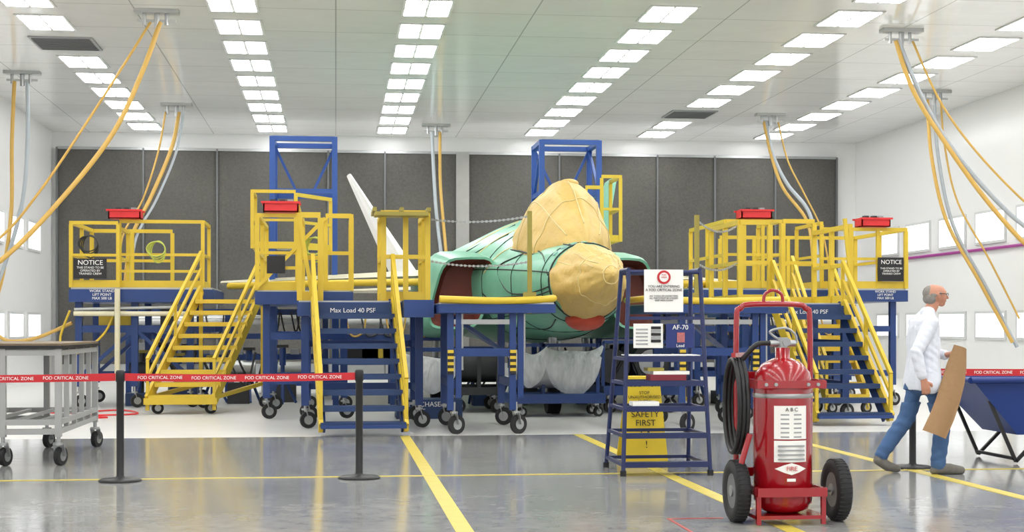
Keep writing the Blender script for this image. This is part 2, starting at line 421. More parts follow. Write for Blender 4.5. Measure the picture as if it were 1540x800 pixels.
# ---- towers
def tower(x0,x1,y0,y1,z,name,rails):
    b=MB()
    for x in (x0,x1):
        for y in (y0,y1): b.beam((x,y,0),(x,y,z),.1,.1,BLUT)
    for zz in (z-.04,z-1.0,z-2.0,1.2,.3):
        for y in (y0,y1): b.beam((x0,y,zz),(x1,y,zz),.09,.09,BLUT)
        for x in (x0,x1): b.beam((x,y0,zz),(x,y1,zz),.085,.085,BLUT)
    b.beam((x0,y1,z-.05),(x0+.45,y1,z-1.0),.05,.05,BLUT); b.beam((x1,y1,z-.05),(x1-.45,y1,z-1.0),.05,.05,BLUT)
    b.beam((x0,y0,z-.05),(x0,y1,z-1.0),.05,.05,BLUT); b.beam((x1,y0,z-1.0),(x1,y1,z-.05),.05,.05,BLUT)
    b.box(x0+.05,x1-.05,y0+.05,y1-.05,z-2.03,z-2.0,GALV)
    for r in rails: rail(b,*r)
    b.build(name)
tower(-1.15,-.02,27.5,28.6,4.81,'blue_hoist_tower',[((-1.45,26.3,2.7),(-.7,26.3,2.7),1.0,2),((-1.45,26.3,2.7),(-1.45,27.4,2.7),1.0,2),((-.7,26.3,2.7),(-.1,27.3,2.7),.95,2)])
tower(3.88,4.98,28,29.1,4.88,'blue_hoist_tower',[((4.85,27,2.9),(5.2,27,2.9),1.2,2),((5.2,27,2.9),(5.2,28,2.9),1.2,2),((4.55,27,2.9),(4.85,27,2.9),1.0,2)])

# ---- front stair platforms
def front_platform(mx,yo,lo):
    b=MB(); ZD=1.68
    def bx(x0,x1,y0,y1,z0,z1,m):
        a,c=sorted((mx(x0),mx(x1))); b.box(a,c,y0+yo,y1+yo,z0,z1,m)
    bx(-.5,1.24,19.6,21.4,ZD-.2,ZD-.02,BLU); bx(-.48,1.22,19.62,21.38,ZD-.02,ZD,GALV)
    S=lambda x,y,z:(mx(x),y+yo,z)
    tl,tr=S(-.3,19.6,ZD),S(.74,19.6,ZD)
    if mx(0)>mx(1): tl,tr=tr,tl
    bl=(tl[0]+lo,18.3+yo,.1); br=(tr[0]+lo,18.3+yo,.1)
    stair(b,tl,tr,bl,br,8,BLUD,YEL,YEL,.6)
    b.beam(V(bl)+V((0,0,.02)),V(br)+V((0,0,.02)),.25,.04,BLU)
    for k in (0,1):
        a=(tl,tr)[k];c=(bl,br)[k]; dx=.04 if k==0 else -.04
        b.beam(V(a)+V((dx,.1,-.02)),V(c)+V((dx,.1,-.02)),.03,.14,BLU)
    for x in (-.4,1.1):
        for y in (19.8,21.2):
            b.beam(S(x,y,.3),S(x,y,ZD-.2),.1,.1,BLU); caster(b,mx(x),y+yo,.11,top=.34)
    for x in (-.4,1.1): b.beam(S(x,19.8,.5),S(x,21.2,.5),.07,.09,BLU); b.beam(S(x,19.8,1.1),S(x,21.2,1.1),.07,.09,BLU)
    for z in (.5,1.1): b.beam(S(-.4,21.2,z),S(1.1,21.2,z),.07,.09,BLU)
    bx(-.28,.72,19.5,19.6,ZD-.22,ZD-.04,BLUD)
    return b
b=front_platform(lambda x:x,0,.12)
ZD=1.68
rail(b,(.62,19.65,ZD),(1.2,19.65,ZD),1.16,3,w=.07,mid=(.5,)); rail(b,(1.2,19.65,ZD),(1.2,21.3,ZD),1.16,3,w=.07)
rail(b,(.62,19.65,ZD),(.62,21.3,ZD),1.16,2,w=.07)
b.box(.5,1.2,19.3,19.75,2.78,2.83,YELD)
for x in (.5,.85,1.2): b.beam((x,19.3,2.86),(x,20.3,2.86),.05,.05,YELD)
rail(b,(-.47,19.65,ZD),(-.47,21.3,ZD),1.12,3,w=.07); rail(b,(-.47,19.65,ZD),(-.2,19.65,ZD),1.12,2,w=.07)
b.beam((-.47,19.6,2.75),(-.3,19.6,1.7),.05,.05,YEL)
b.box(.86,1.24,18.9,19.6,ZD-.22,ZD-.0,BLU)
pl=b.build('nose_access_stair_platform')
text('Max Load 40 PSF',(.22,19.49,1.55),.085,WHT,pl)
b=front_platform(lambda x:6.97-x,1.2,.22)
rail(b,(5.76,20.85,ZD),(6.2,20.85,ZD),1.16,2,w=.07); rail(b,(5.76,20.85,ZD),(5.76,22.5,ZD),1.16,3,w=.07)
rail(b,(7.4,20.85,ZD),(7.4,22.5,ZD),1.12,3,w=.07); rail(b,(6.9,22.5,ZD),(7.4,22.5,ZD),1.3,2,w=.07)
b.beam((7.3,20.8,2.9),(7.42,20.8,1.7),.05,.05,YEL)
pl=b.build('nose_access_stair_platform')
text('Max Load 40 PSF',(6.72,20.69,1.55),.085,WHT,pl)

# ---- nose side decks
def nose_deck(xa,xb,legs):
    b=MB(); z=1.64
    b.box(xa,xb,18.35,20.4,z-.13,z-.02,BLU); b.box(xa+.02,xb-.02,18.37,20.38,z-.02,z,GALV)
    for i,x in enumerate(legs):
        b.beam((x-.045,18.5,.3),(x-.045,18.5,z-.13),.08,.08,BLU); b.beam((x+.055,18.5,.45),(x+.055,18.5,z-.13),.07,.07,BLU)
        hazard(b,x-.045,18.455,.75,1.05,.075)
        caster(b,x,18.5,.12,ang=.6,top=.4); b.cyl((x+.1,18.5,.8),(x+.1,18.5,1.5),.02,STL)
        b.beam((x,20.2,.3),(x,20.2,z-.13),.09,.09,BLU); caster(b,x,20.2,.12,ang=-.4,top=.4)
        b.beam((x,18.5,.62),(x,20.2,.62),.07,.1,BLU)
    for y in (18.5,20.2):
        b.beam((legs[0],y,1.02),(legs[1],y,1.02),.065,.1,BLU); b.beam((legs[0],y,1.4),(legs[1],y,1.4),.055,.06,STL)
    b.beam((legs[0],18.5,1.45),(legs[1],20.2,1.02),.05,.05,BLU)
    return b
b=nose_deck(1.27,2.72,(1.46,2.24))
b.tube([(1.27,18.34,1.68),(2.0,18.36,1.66),(2.6,18.4,1.68),(2.73,18.7,1.7),(2.72,20.3,1.7)],.045,YEL)
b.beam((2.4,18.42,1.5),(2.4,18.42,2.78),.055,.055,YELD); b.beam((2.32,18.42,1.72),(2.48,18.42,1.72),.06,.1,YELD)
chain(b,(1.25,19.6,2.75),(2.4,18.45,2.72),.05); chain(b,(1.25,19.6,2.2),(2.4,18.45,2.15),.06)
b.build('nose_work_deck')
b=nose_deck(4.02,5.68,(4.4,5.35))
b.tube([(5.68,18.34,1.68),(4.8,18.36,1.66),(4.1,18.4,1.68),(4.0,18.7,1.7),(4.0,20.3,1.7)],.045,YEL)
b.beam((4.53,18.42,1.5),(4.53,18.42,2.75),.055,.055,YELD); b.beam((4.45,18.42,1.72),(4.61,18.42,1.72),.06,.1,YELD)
chain(b,(4.53,18.45,2.7),(5.7,20.8,2.78),.12); chain(b,(4.53,18.45,2.15),(5.7,20.8,2.25),.1)
b.build('nose_work_deck')

# ---- right platforms
b=MB(); ZD=1.98
b.box(5.8,9.6,24.2,26.8,ZD-.22,ZD-.03,BLU); b.box(5.83,9.57,24.23,26.77,ZD-.03,ZD,GALV)
for x in (6.0,7.2,8.4,9.4):
    for y in (24.4,26.6):
        b.beam((x,y,.35),(x,y,ZD-.22),.1,.1,BLU); caster(b,x,y,.11,top=.38)
for y in (24.4,26.6): b.beam((6,y,1.3),(9.4,y,1.3),.08,.1,BLU); b.beam((6,y,.55),(9.4,y,.55),.08,.1,BLU)
rail(b,(8.1,24.23,ZD),(9.57,24.23,ZD),1.0,4); rail(b,(9.57,24.23,ZD),(9.57,26.7,ZD),1.0,3); rail(b,(7.0,26.7,ZD),(9.57,26.7,ZD),1.0,5)
rail(b,(8.1,24.23,ZD),(8.1,25.6,ZD),1.1,2)
rail(b,(6.45,24.23,ZD),(7.4,24.23,ZD),1.12,4,mid=(.5,.75)); rail(b,(6.45,24.23,ZD),(6.45,26.7,ZD),1.12,3)
rail(b,(7.4,24.23,ZD),(7.4,25.6,ZD),1.12,2)
b.box(9.05,9.5,24.14,24.155,2.1,2.5,BLK)
pl=b.build('wing_access_platform')
text('NOTICE',(9.28,24.13,2.42),.1,WHT,pl); text('THIS STAND TO BE\nOPERATED BY\nTRAINED CREW',(9.28,24.13,2.27),.045,WHT,pl)
text('WORK STAND\nLIFT POINT\nMAX 500 LB',(9.2,24.19,1.87),.055,WHT,pl)
bin_(6.95,24.28,3.135,w=.52); bin_(9.0,24.26,3.015,w=.5)
b=MB()
stair(b,(7.55,24.1,1.9),(8.2,24.1,1.9),(7.5,22.2,.22),(8.15,22.2,.22),9,YEL,YEL,YEL,.6)
for x in (7.55,8.1): caster(b,x,22.2,.09,top=.25)
b.build('yellow_access_stairs')

# ------------------------------------------------------------------ aircraft
AX=lambda t:3.42-.02*t
Y0=18.2
secs=[(0,.02,2.02,2.0,1.97,2),(.12,.085,2.09,1.99,1.89,2),(.4,.20,2.19,1.97,1.75,2),(.9,.35,2.32,1.95,1.59,2),(1.4,.46,2.42,1.95,1.47,2),(1.7,.51,2.46,1.96,1.43,2),(2.4,.65,2.53,2.0,1.36,2),
(3.2,.78,2.62,2.04,1.28,1.9),(4.2,.93,2.76,2.08,1.2,1.8),(5.2,1.08,3.0,2.1,1.12,1.6),(6.2,1.35,3.15,2.15,1.08,1.4),(7.5,1.65,3.2,2.15,1.05,1.3),
(9,1.8,3.1,2.15,1.08,1.4),(11,1.75,2.95,2.15,1.15,1.5),(13,1.4,2.75,2.12,1.35,1.7),(14.3,.95,2.55,2.1,1.55,1.9),(15.2,.6,2.4,2.05,1.68,2)]
def sec(t):
    for i in range(len(secs)-1):
        if secs[i][0]<=t<=secs[i+1][0]:
            k=(t-secs[i][0])/(secs[i+1][0]-secs[i][0]); a=np.array(secs[i]);c=np.array(secs[i+1])
            return a*(1-k)+c*k
    return np.array(secs[-1])
def surf(t,u,off=0):
    _,w_,zt,zc,zb,n=sec(t); c=math.cos(u);s=math.sin(u)
    nn=n if s>0 else 2.6 if t>2 else 2
    if t<1.72:
        off=off+(.014*math.sin(5*u+3*t)+.010*math.sin(11*u-4*t+1)+.006*math.sin(17*u+9*t))*min(1,t*1.4)
    x=math.copysign(abs(c)**(2/nn),c)*(w_+off); z=math.copysign(abs(s)**(2/nn),s)*((zt-zc if s>0 else zc-zb)+off)
    return V((AX(t)+x,Y0+t,zc+z))
ac=empty('fighter_aircraft',(3.3,26,0))
ts=[0,.03,.07,.12,.2,.3,.4,.5,.6,.75,.9,1.05,1.2,1.35,1.5,1.6,1.7,1.73,2.0,2.4,2.8,3.2,3.7,4.2,4.7,5.2,5.7,6.2,6.8,7.5,8.2,9,10,11,12,13,13.7,14.3,15.2]
N=72; b=MB(); vs=[];
for t in ts:
    for i in range(N): vs.append(surf(t,2*math.pi*(i+.5)/N))
for k in range(len(ts)-1):
    sub=vs[k*N:(k+2)*N]
    b.add(sub,[(i,(i+1)%N,(i+1)%N+N,i+N) for i in range(N)],MASK if ts[k]<1.7 else GRN,True)
b.add(vs[-N:],[tuple(range(N))],DARK); b.add(vs[:N],[tuple(range(N-1,-1,-1))],MASK)
fo=b.build('fuselage',ac)
wl=fo.modifiers.new('weld','WELD'); wl.merge_threshold=.0005
PT=mat('pale_tape','#E2D298',.5)
HEX=mat('sensor_hex','#9FB8C0',.4)
b=MB()
def patch(ta,tb,ua,ub,m,off=.008):
    n=6; vs=[surf(ta+(tb-ta)*i/n,ua+(ub-ua)*j/n,off) for i in range(n+1) for j in range(n+1)]
    b.add(vs,[(i*(n+1)+j,i*(n+1)+j+1,(i+1)*(n+1)+j+1,(i+1)*(n+1)+j) for i in range(n) for j in range(n)],m,True)
patch(7.4,8.6,2.55,2.75,BRNP)
for t,r in ((1.745,.018),(2.05,.008),(5.0,.008),(3.4,.008)):
    b.tube([surf(t,2*math.pi*i/40,.004) for i in range(41)],r,TAPEB,6,1)
for u in (math.pi*.93,math.pi*1.08,math.pi*.07,math.pi*1.2,math.pi*.62):
    b.tube([surf(t,u,.006) for t in (1.75,2.2,2.7,3.2,3.8,4.4,5.0,5.8)],.009,TAPEB,6,3)
for L in (((1.8,3.0),(2.3,2.5),(3.0,2.35),(3.6,2.6),(4.2,2.9),(3.6,3.3),(2.6,3.35),(1.8,3.3)),((1.8,3.6),(2.6,3.75),(3.4,3.7),(4.4,3.5),(5.0,3.3)),((6.0,2.0),(6.6,2.5),(7.6,2.7),(9,2.75)),((5.4,2.2),(6.0,2.6),(7.0,2.9)),((2.2,4.2),(3.2,4.4),(4.2,4.1),(5.2,4.4))):
    b.tube([surf(t,u,.006) for t,u in L],.01,TAPEB,6,4)
for L in (((5.2,1.9),(5.6,2.3),(5.8,2.7),(5.6,3.0)),((6.4,1.9),(6.8,2.3),(7.0,2.8)),((4.2,2.2),(4.6,2.6),(4.9,3.0))):
    b.tube([surf(t,u,.006) for t,u in L],.012,PT,6,4)
for i in range(7):
    u=math.pi*(.25+.5*i/6); p=surf(1.95,u,.004); nrm=V((math.cos(u),-.25,math.sin(u))).normalized()
    b.cyl(p,p+nrm*.012,.05,HEX,n=6); b.cyl(p+nrm*.011,p+nrm*.015,.038,GRN,n=6)
for i in range(6):
    u=math.pi*(.2+.62*i/5); b.tube([surf(.4,u,.003),surf(.7,u+.12*math.sin(i*2),.003),surf(1.1,u+.05,.003),surf(1.65,u,.003)],.005,PT,5,6)
b.tube([surf(.14,2*math.pi*i/24,.006) for i in range(25)],.007,PT,5,1)
b.tube([surf(.75,2*math.pi*i/48,.004) for i in range(49)],.006,PT,5,1)
b.build('skin_tape_lines',ac)
cs=[(2.05,.05,2.5),(2.3,.34,2.76),(2.7,.50,3.04),(3.1,.60,3.3),(3.5,.66,3.48),(3.8,.68,3.52),(4.2,.68,3.48),(4.8,.62,3.38),(5.4,.5,3.26),(6.0,.35,3.2)]
b=MB();vs=[];M=40
def cpt(t,a,o=.008):
    for i in range(len(cs)-1):
        if cs[i][0]<=t<=cs[i+1][0]+1e-6:
            k=(t-cs[i][0])/(cs[i+1][0]-cs[i][0]); w_=cs[i][1]*(1-k)+cs[i+1][1]*k; zt=cs[i][2]*(1-k)+cs[i+1][2]*k; break
    zb=sec(t)[3]+(sec(t)[2]-sec(t)[3])*.45
    f=.014*math.sin(7*a+4*t)+.010*math.sin(13*a-6*t)
    return V((AX(t)+.06*math.sin(a)+math.cos(a)*(w_+o+f)*(1-.16*math.sin(a)**2),Y0+t,zb+(zt+o+f-zb)*abs(math.sin(a))**.97))
tt=np.linspace(2.05,6.0,30)
for t in tt:
    for i in range(M): vs.append(cpt(t,math.pi*i/(M-1),0))
b.add(vs,[(k*M+i,k*M+i+1,(k+1)*M+i+1,(k+1)*M+i) for k in range(len(tt)-1) for i in range(M-1)],MASK,True); b.add(vs[-M:],[tuple(range(M))],MASK)
for t in (2.9,3.9): b.tube([cpt(t,math.pi*(.03+.94*i/30)) for i in range(31)],.008,PT,5,1)
for a in (.75,.5,.25): b.tube([cpt(2.3+i*.16,math.pi*a) for i in range(21)],.008,PT,5,1)
b.tube([cpt(2.3+i*.33,math.pi*.97) for i in range(11)],.014,TAPEB,5,1)
b.tube([cpt(2.3+i*.33,math.pi*.03) for i in range(11)],.014,TAPEB,5,1)
b.sph((AX(3.7)+.1,Y0+3.75,3.47),(.15,.2,.07),MASK)
b.build('canopy_masking_cover',ac)
for sgn in (-1,1):
    b=MB()
    def ring(t,xi,xo,zt,zb,sh=0,inset=0):
        xi+=inset; xo-=inset; zt-=inset; zb+=inset; P=[]
        cx=(xi+xo)/2; cz=(zt+zb)/2; hw=(xo-xi)/2; hh=(zt-zb)/2
        for i in range(24):
            a=2*math.pi*i/24; c=math.cos(a);s=math.sin(a)
            x=cx+hw*math.copysign(abs(c)**.45,c); z=cz+hh*math.copysign(abs(s)**.45,s)
            x-=.12*(z-cz)/hh
            t_=t+sh*((x-xi)/(xo-xi))+ (.25*(z-zb)/(zt-zb))*(-1 if sh else 0)
            P.append(V((AX(t_)+sgn*x,Y0+t_,z)))
        return P
    R=[ring(4.9,.95,1.78,2.42,1.3,.55),ring(5.3,.95,1.84,2.48,1.24,.5),ring(6.6,.9,1.9,2.6,1.15),ring(8.5,.8,1.85,2.6,1.12),ring(11,.6,1.6,2.4,1.3)]
    vs=sum(R,[]); fs=[(k*24+i,k*24+(i+1)%24,(k+1)*24+(i+1)%24,(k+1)*24+i) for k in range(4) for i in range(24)]
    b.add(vs,fs,GRN,True)
    inn=ring(4.92,.95,1.78,2.42,1.3,.55,inset=.035); inn2=ring(5.5,1.0,1.7,2.35,1.35,.0,inset=.03)
    b.add(R[0]+inn,[(i,(i+1)%24,(i+1)%24+24,i+24) for i in range(24)],GRN,True)
    b.add(inn+inn2,[(i,(i+1)%24,(i+1)%24+24,i+24) for i in range(24)],DRED,True)
    b.add(inn2,[tuple(range(24))],DRED)
    b.build('engine_intake',ac)
b=MB()
for sgn in (-1,1):
    m=WINGM
    def W(x,t,z): return (AX(t)+sgn*x,Y0+t,z)
    def foil(r0,r1):
        vs=[]
        for (x,a,c,z,th) in (r0,r1):
            for k,h in ((0,0),(.12,.6),(.4,1),(.75,.6),(1,0),(.75,-.4),(.4,-.6),(.12,-.4)):
                vs.append(W(x,a+(c-a)*k,z+th*h/2))
        b.add(vs,[(i,(i+1)%8,(i+1)%8+8,i+8) for i in range(8)]+[tuple(range(8)),tuple(range(15,7,-1))],m,False)
    foil((1.5,6.6,12.4,2.2,.36),(5.35,9.9,11.3,2.15,.1))
    foil((1.3,12.6,15.2,2.1,.2),(3.3,14.3,15.6,2.1,.06))
b.build('wings_and_stabilisers',ac)
for sgn,m in ((-1,MASKW),(1,GRN)):
    b=MB(); vs=[]
    for (x,a,c,z,th) in ((1.85,10.0,13.6,2.4,.55 if sgn<0 else .25),(2.88 if sgn<0 else 2.7,12.6,13.9,4.48,.10)):
        for k,h in ((0,0),(.15,.7),(.45,1),(1,0),(.45,-1),(.15,-.7)):
            t=a+(c-a)*k; vs.append((AX(t)+sgn*(x+th*h/2),Y0+t,z))
    b.add(vs,[(i,(i+1)%6,(i+1)%6+6,i+6) for i in range(6)]+[tuple(range(6)),tuple(range(11,5,-1))],m)
    b.build('vertical_fin',ac)
b=MB()
b.sph((AX(1.9),Y0+1.9,1.44),(.27,.42,.16),mat('red_cover','#B8452F',.6),10)
b.build('sensor_window_cover',ac)
b=MB()
for x,t in ((0,4.6),(-1.4,9.2),(1.4,9.2)):
    b.cyl((AX(t)+x,Y0+t,.3),(AX(t)+x,Y0+t,1.4),.07,STL); b.cyl((AX(t)+x-.1,Y0+t,.32),(AX(t)+x+.1,Y0+t,.32),.32,RUB,n=28)
    b.cyl((AX(t)+x-.11,Y0+t,.32),(AX(t)+x+.11,Y0+t,.32),.17,STL,n=20)
    b.beam((AX(t)+x,Y0+t+.5,1.3),(AX(t)+x,Y0+t,.6),.06,.06,STL)
b.build('landing_gear',ac)

# ------------------------------------------------------------------ hoses
def hose_drop(mount,paths):
    x,y=mount; b=MB()
    b.box(x-.35,x+.35,y-.12,y+.12,H-.06,H-.001,GALV); b.cyl((x-.2,y,H-.25),(x-.2,y,H-.05),.03,STL); b.cyl((x+.15,y,H-.25),(x+.15,y,H-.05),.03,STL)
    b.beam((x-.3,y,H-.18),(x+.3,y,H-.18),.04,.04,GALV); b.cyl((x,y,H-.3),(x,y,H-.05),.045,STL)
    for pts,r,m in paths: b.tube(pts,r,m,8,8)
    b.build('overhead_air_hose')
h=H-.2
hose_drop((-2.85,24.4),[([(-2.8,24.4,h),(-3.05,24.2,5.4),(-3.48,24,4.38),(-4.2,23.6,3.3),(-4.98,23,2.32),(-6,22.3,1.5),(-7.1,21.8,.9)],.04,ORH),
  ([(-2.95,24.4,h),(-3.3,24.3,5.6),(-3.92,24.2,4.56),(-4.6,24.0,3.45),(-5.2,23.9,2.7),(-6.2,23.8,2.0)],.02,ORH)])
hose_drop((-6.2,30.6),[([(-6.35,30.6,h),(-6.4,30.6,5),(-6.4,30.5,3.5),(-6.6,30.3,2),(-7.0,30,1.2)],.04,ORH),([(-6.1,30.6,h),(-6.1,30.6,5),(-6.2,30.5,3.7),(-6.6,30.3,2.2),(-7.1,30,1)],.04,GRH)])
hose_drop((-3.6,34.6),[([(-3.55,34.6,h),(-3.7,34.5,5.4),(-4.1,34.2,4.3),(-4.5,33.8,3.3),(-4.6,33.5,2.2)],.045,ORH),([(-3.45,34.6,h),(-3.6,34.5,5.3),(-4.0,34.2,4.2),(-4.4,33.8,3.3),(-4.5,33.5,2.2)],.03,GRH),([(-3.85,34.6,h),(-4.0,34.5,5.3),(-4.3,34.2,4.2),(-4.7,33.8,3.3),(-4.7,33.5,2.2)],.022,ORH)])
hose_drop((2.5,37.4),[([(2.4,37.4,h),(2.45,37.3,5),(2.5,37,4),(2.65,36.5,2.5)],.045,GRH),([(2.6,37.4,h),(2.6,37.3,5),(2.65,37,4),(2.75,36.5,2.5)],.04,ORH)])
hose_drop((10.3,34.6),[([(10.2,34.6,h),(10.35,34.5,5.4),(10.6,34.2,4.7),(11,33.8,4.0),(11.1,33.5,3.0),(11.1,33.4,1.5)],.045,GRH),([(10.15,34.6,h),(10.3,34.5,5.4),(10.5,34.2,4.6),(10.95,33.8,3.8),(11,33.5,2.9)],.04,ORH),([(10.5,34.6,h),(10.7,34.5,5.3),(11,34.2,4.5),(11.3,33.8,3.6),(11.4,33.5,2.6)],.022,ORH)])
hose_drop((9.6,24.5),[([(9.5,24.5,h),(9.75,24.4,5.4),(10.15,24.2,4.6),(10.9,23.9,3.4),(11.6,23.5,2.5),(12.6,23,1.8)],.04,ORH),([(9.55,24.5,h),(9.95,24.4,5.2),(10.5,24.2,4.2),(11.3,23.9,3.2),(12.0,23.5,2.6),(13,23,2.0)],.04,GRH),([(9.8,24.5,h),(10.3,24.4,5.1),(11,24.2,4.1),(11.9,24,3.2),(12.6,23.8,2.9)],.02,ORH)])
hose_drop((12.8,30.8),[([(12.65,30.8,h),(12.7,30.7,5.0),(12.95,30.5,3.6),(13.5,30.1,2.3),(14.1,29.8,1.0)],.04,ORH),([(12.8,30.8,h),(12.85,30.7,5.0),(13.1,30.5,3.5),(13.7,30.1,2.1),(14.2,29.8,.9)],.04,GRH),([(12.95,30.8,h),(13.0,30.7,5.2),(13.2,30.5,4.0),(13.7,30.1,2.8),(14.25,29.8,1.5)],.022,ORH)])

# ------------------------------------------------------------------ under-aircraft equipment
def drape(b,x0,x1,y,ztop,depth,ph,bulge=.16):
    nu,nv=44,16; vs=[]
    for s in (-1,1):
        for i in range(nu+1):
            u=i/nu; cat=1-(2*u-1)**2
            for j in range(nv+1):
                v=j/nv
                zt=ztop-.10*cat-.02*math.sin(9*u+ph)
                z=zt-v*depth*(.25+.75*cat**.6)+.02*math.sin(14*u+ph+3*v)*v
                yy=y+s*(bulge*math.sin(math.pi*v)**.7*(cat**.5)+.035*math.sin(26*u+4*v*math.sin(3*u+ph)+ph)*math.sin(math.pi*v))
                vs.append((x0+(x1-x0)*u+.03*math.sin(6*v+ph),yy,z))
    W_=nv+1; fs=[]
    for q in (0,(nu+1)*W_):
        fs+=[(q+i*W_+j,q+i*W_+j+1,q+(i+1)*W_+j+1,q+(i+1)*W_+j) for i in range(nu) for j in range(nv)]
    b.add(vs,fs,PLAS,True)
b=MB()
b.box(1.7,2.6,22.9,24.2,.28,.4,DARK)
for x in (1.85,2.45):
    for y in (23,24): caster(b,x,y,.11,top=.3)
b.cyl((1.75,23.2,.75),(2.55,23.2,.75),.28,DARK,n=24); b.cyl((1.7,23.8,.7),(2.6,23.8,.7),.22,STL,n=20)
for x in (1.9,2.2,2.5): b.beam((x,22.95,.4),(x,22.95,1.0),.06,.06,DARK)
b.beam((1.7,22.95,1.0),(2.6,22.95,1.0),.05,.05,GALV)
b.build('engine_service_cart')
b=MB()
b.box(4.1,5.3,22.6,24.4,.28,.42,BLU)
for x in (4.2,5.15):
    for y in (22.8,24.2): caster(b,x,y,.11,top=.3)
b.cyl((4.3,22.9,.72),(4.3,24.2,.72),.27,DARK,n=24); b.cyl((4.9,22.9,.78),(4.9,24.2,.78),.3,DARK,n=24); b.cyl((4.9,22.86,.78),(4.9,22.9,.78),.2,STL,n=24)
b.beam((4.1,22.7,1.1),(5.25,22.7,1.1),.05,.05,BLU); b.beam((4.1,22.7,.42),(4.1,22.7,1.1),.05,.05,BLU); b.beam((5.25,22.7,.42),(5.25,22.7,1.1),.05,.05,BLU)
b.tube([(4.3,22.8,.6),(4.5,22.7,.9),(4.7,22.75,.5),(4.5,22.8,.45)],.03,BLK)
b.build('engine_service_cart')
b=MB(); b.box(2.55,3.98,21.8,22.6,.2,.34,BLU); 
for x in (2.7,3.85):
    for y in (21.9,22.5): caster(b,x,y,.075,top=.2)
b.cyl((2.75,22.3,.58),(3.3,22.3,.58),.17,GALV,n=20); b.box(3.4,3.7,22.25,22.5,.34,.8,GALV)
for x in (2.6,3.1,3.93): b.beam((x,22.2,.34),(x,22.2,1.08),.05,.05,BLU)
b.beam((2.6,22.2,1.06),(3.93,22.2,1.06),.05,.05,BLU)
drape(b,3.08,3.95,22.0,1.06,.68,.5,.2); drape(b,2.55,3.12,21.95,1.04,.5,2.2,.14); b.build('plastic_wrapped_dolly')
b=MB(); b.beam((.9,21.9,1.0),(1.8,21.9,1.0),.06,.06,BLU)
for x in (.9,1.8): b.beam((x,21.9,0),(x,21.9,1.03),.06,.06,BLU)
b.box(.87,1.83,21.6,22.2,.0,.28,BLUD); b.cyl((1.1,21.95,.6),(1.6,21.95,.6),.12,GALV,n=16)
drape(b,.95,1.78,21.75,.98,.52,1.2,.12); pl=b.build('plastic_wrapped_lift_cart')
text('RIGHT CHASE\nLIFT',(1.2,21.59,.16),.1,WHT,pl)
def clutter(x0,x1,y0,y1,seed,name):
    r=random.Random(seed); b=MB()
    for k in range(5):
        x=x0+(x1-x0)*(k+.5)/5; y=r.uniform(y0,y1); hgt=r.uniform(.7,.98)
        b.cyl((x,y,.04),(x,y,hgt),.035,r.choice([STL,BLU,DARK])); b.cyl((x,y,hgt-.3),(x,y,hgt+.02),.055,r.choice([BLU,DARK]))
        for q in range(3):
            a=2.1*q+r.uniform(0,1); b.beam((x,y,.5),(x+.28*math.cos(a),y+.28*math.sin(a),.03),.035,.035,BLU)
        b.box(x-.1,x+.1,y-.1,y+.1,hgt,hgt+.05,r.choice([RUB,YELD]))
    for k in range(5):
        x=r.uniform(x0,x1-.4); y=r.uniform(y0,y1); w_=r.uniform(.25,.45)
        b.box(x,x+w_,y,y+.4,.0,r.uniform(.2,.5),r.choice([DARK,BLUD,GRD,BLK])); b.cyl((x+.05,y+.2,.62),(x+w_+.1,y+.2,.62),r.uniform(.07,.13),r.choice([DARK,GALV,STL]))
    for k in range(6):
        x=r.uniform(x0,x1-.5); y=r.uniform(y0,y1); b.tube([(x,y,.98),(x+.15,y-.1,.6),(x+.35,y,.35),(x+.5,y+.1,.9)],.018,r.choice([BLK,ORH,DARK,BLK]))
    b.build(name)
clutter(2.0,5.4,24.9,26.2,11,'aircraft_jack_set'); clutter(-3.6,-.6,25.6,26.7,12,'aircraft_jack_set'); clutter(5.9,8.9,24.8,26.2,13,'aircraft_jack_set')
def rack(x0,x1,y,name,seed):
    r=random.Random(seed); b=MB()
    for x in (x0,(x0+x1)/2,x1):
        b.beam((x,y,0),(x,y,1.65),.1,.1,BLU); b.beam((x,y+1,0),(x,y+1,1.65),.1,.1,BLU); b.beam((x,y,1.6),(x,y+1,1.6),.08,.08,BLU); b.beam((x,y,.4),(x,y+1,.4),.08,.08,BLU)
    for z in (1.62,1.15,.75):
        b.beam((x0,y,z),(x1,y,z),.07,.1,BLU); b.beam((x0,y+1,z),(x1,y+1,z),.07,.1,BLU)
    for k in range(4): b.cyl((x0+.1,y+.15+.22*k,1.42+.03*k),(x1-.1,y+.15+.22*k,1.42+.03*k),.05,GALV if k%2 else WHT)
    for k in range(9):
        x=r.uniform(x0+.1,x1-.35); b.box(x,x+r.uniform(.15,.35),y+.1,y+.5,.8,.8+r.uniform(.1,.28),r.choice([DARK,YEL,BLK,STL,GALV]))
    for k in range(6):
        x=r.uniform(x0+.1,x1-.4); b.tube([(x,y-.04,1.6),(x+.1,y-.08,1.2),(x+.3,y-.07,1.25),(x+.35,y-.05,1.6)],.016,r.choice([BLK,ORH,DARK]))
    b.build(name)
rack(-3.9,-.2,28.9,'wing_support_rack',1); rack(6.2,9.8,28.2,'wing_support_rack',2); rack(-.0,1.9,24.9,'wing_support_rack',3); rack(4.8,6.6,27.0,'wing_support_rack',4)
b=MB()
b.tube([(-1.9,27.0,2.06),(-.6,26.2,2.08),(.8,25.2,2.08),(1.5,24.7,2.08)],.06,YEL); b.tube([(8.6,27.0,2.06),(7.0,26,2.08),(5.6,24.9,2.08),(5.2,24.7,2.08)],.06,YEL)
for x,y in ((-1.2,26.55),(6.0,25.2),(7.8,26.5)): b.beam((x,y,0),(x,y,2.05),.05,.05,YEL)
b.build('wing_edge_guard')
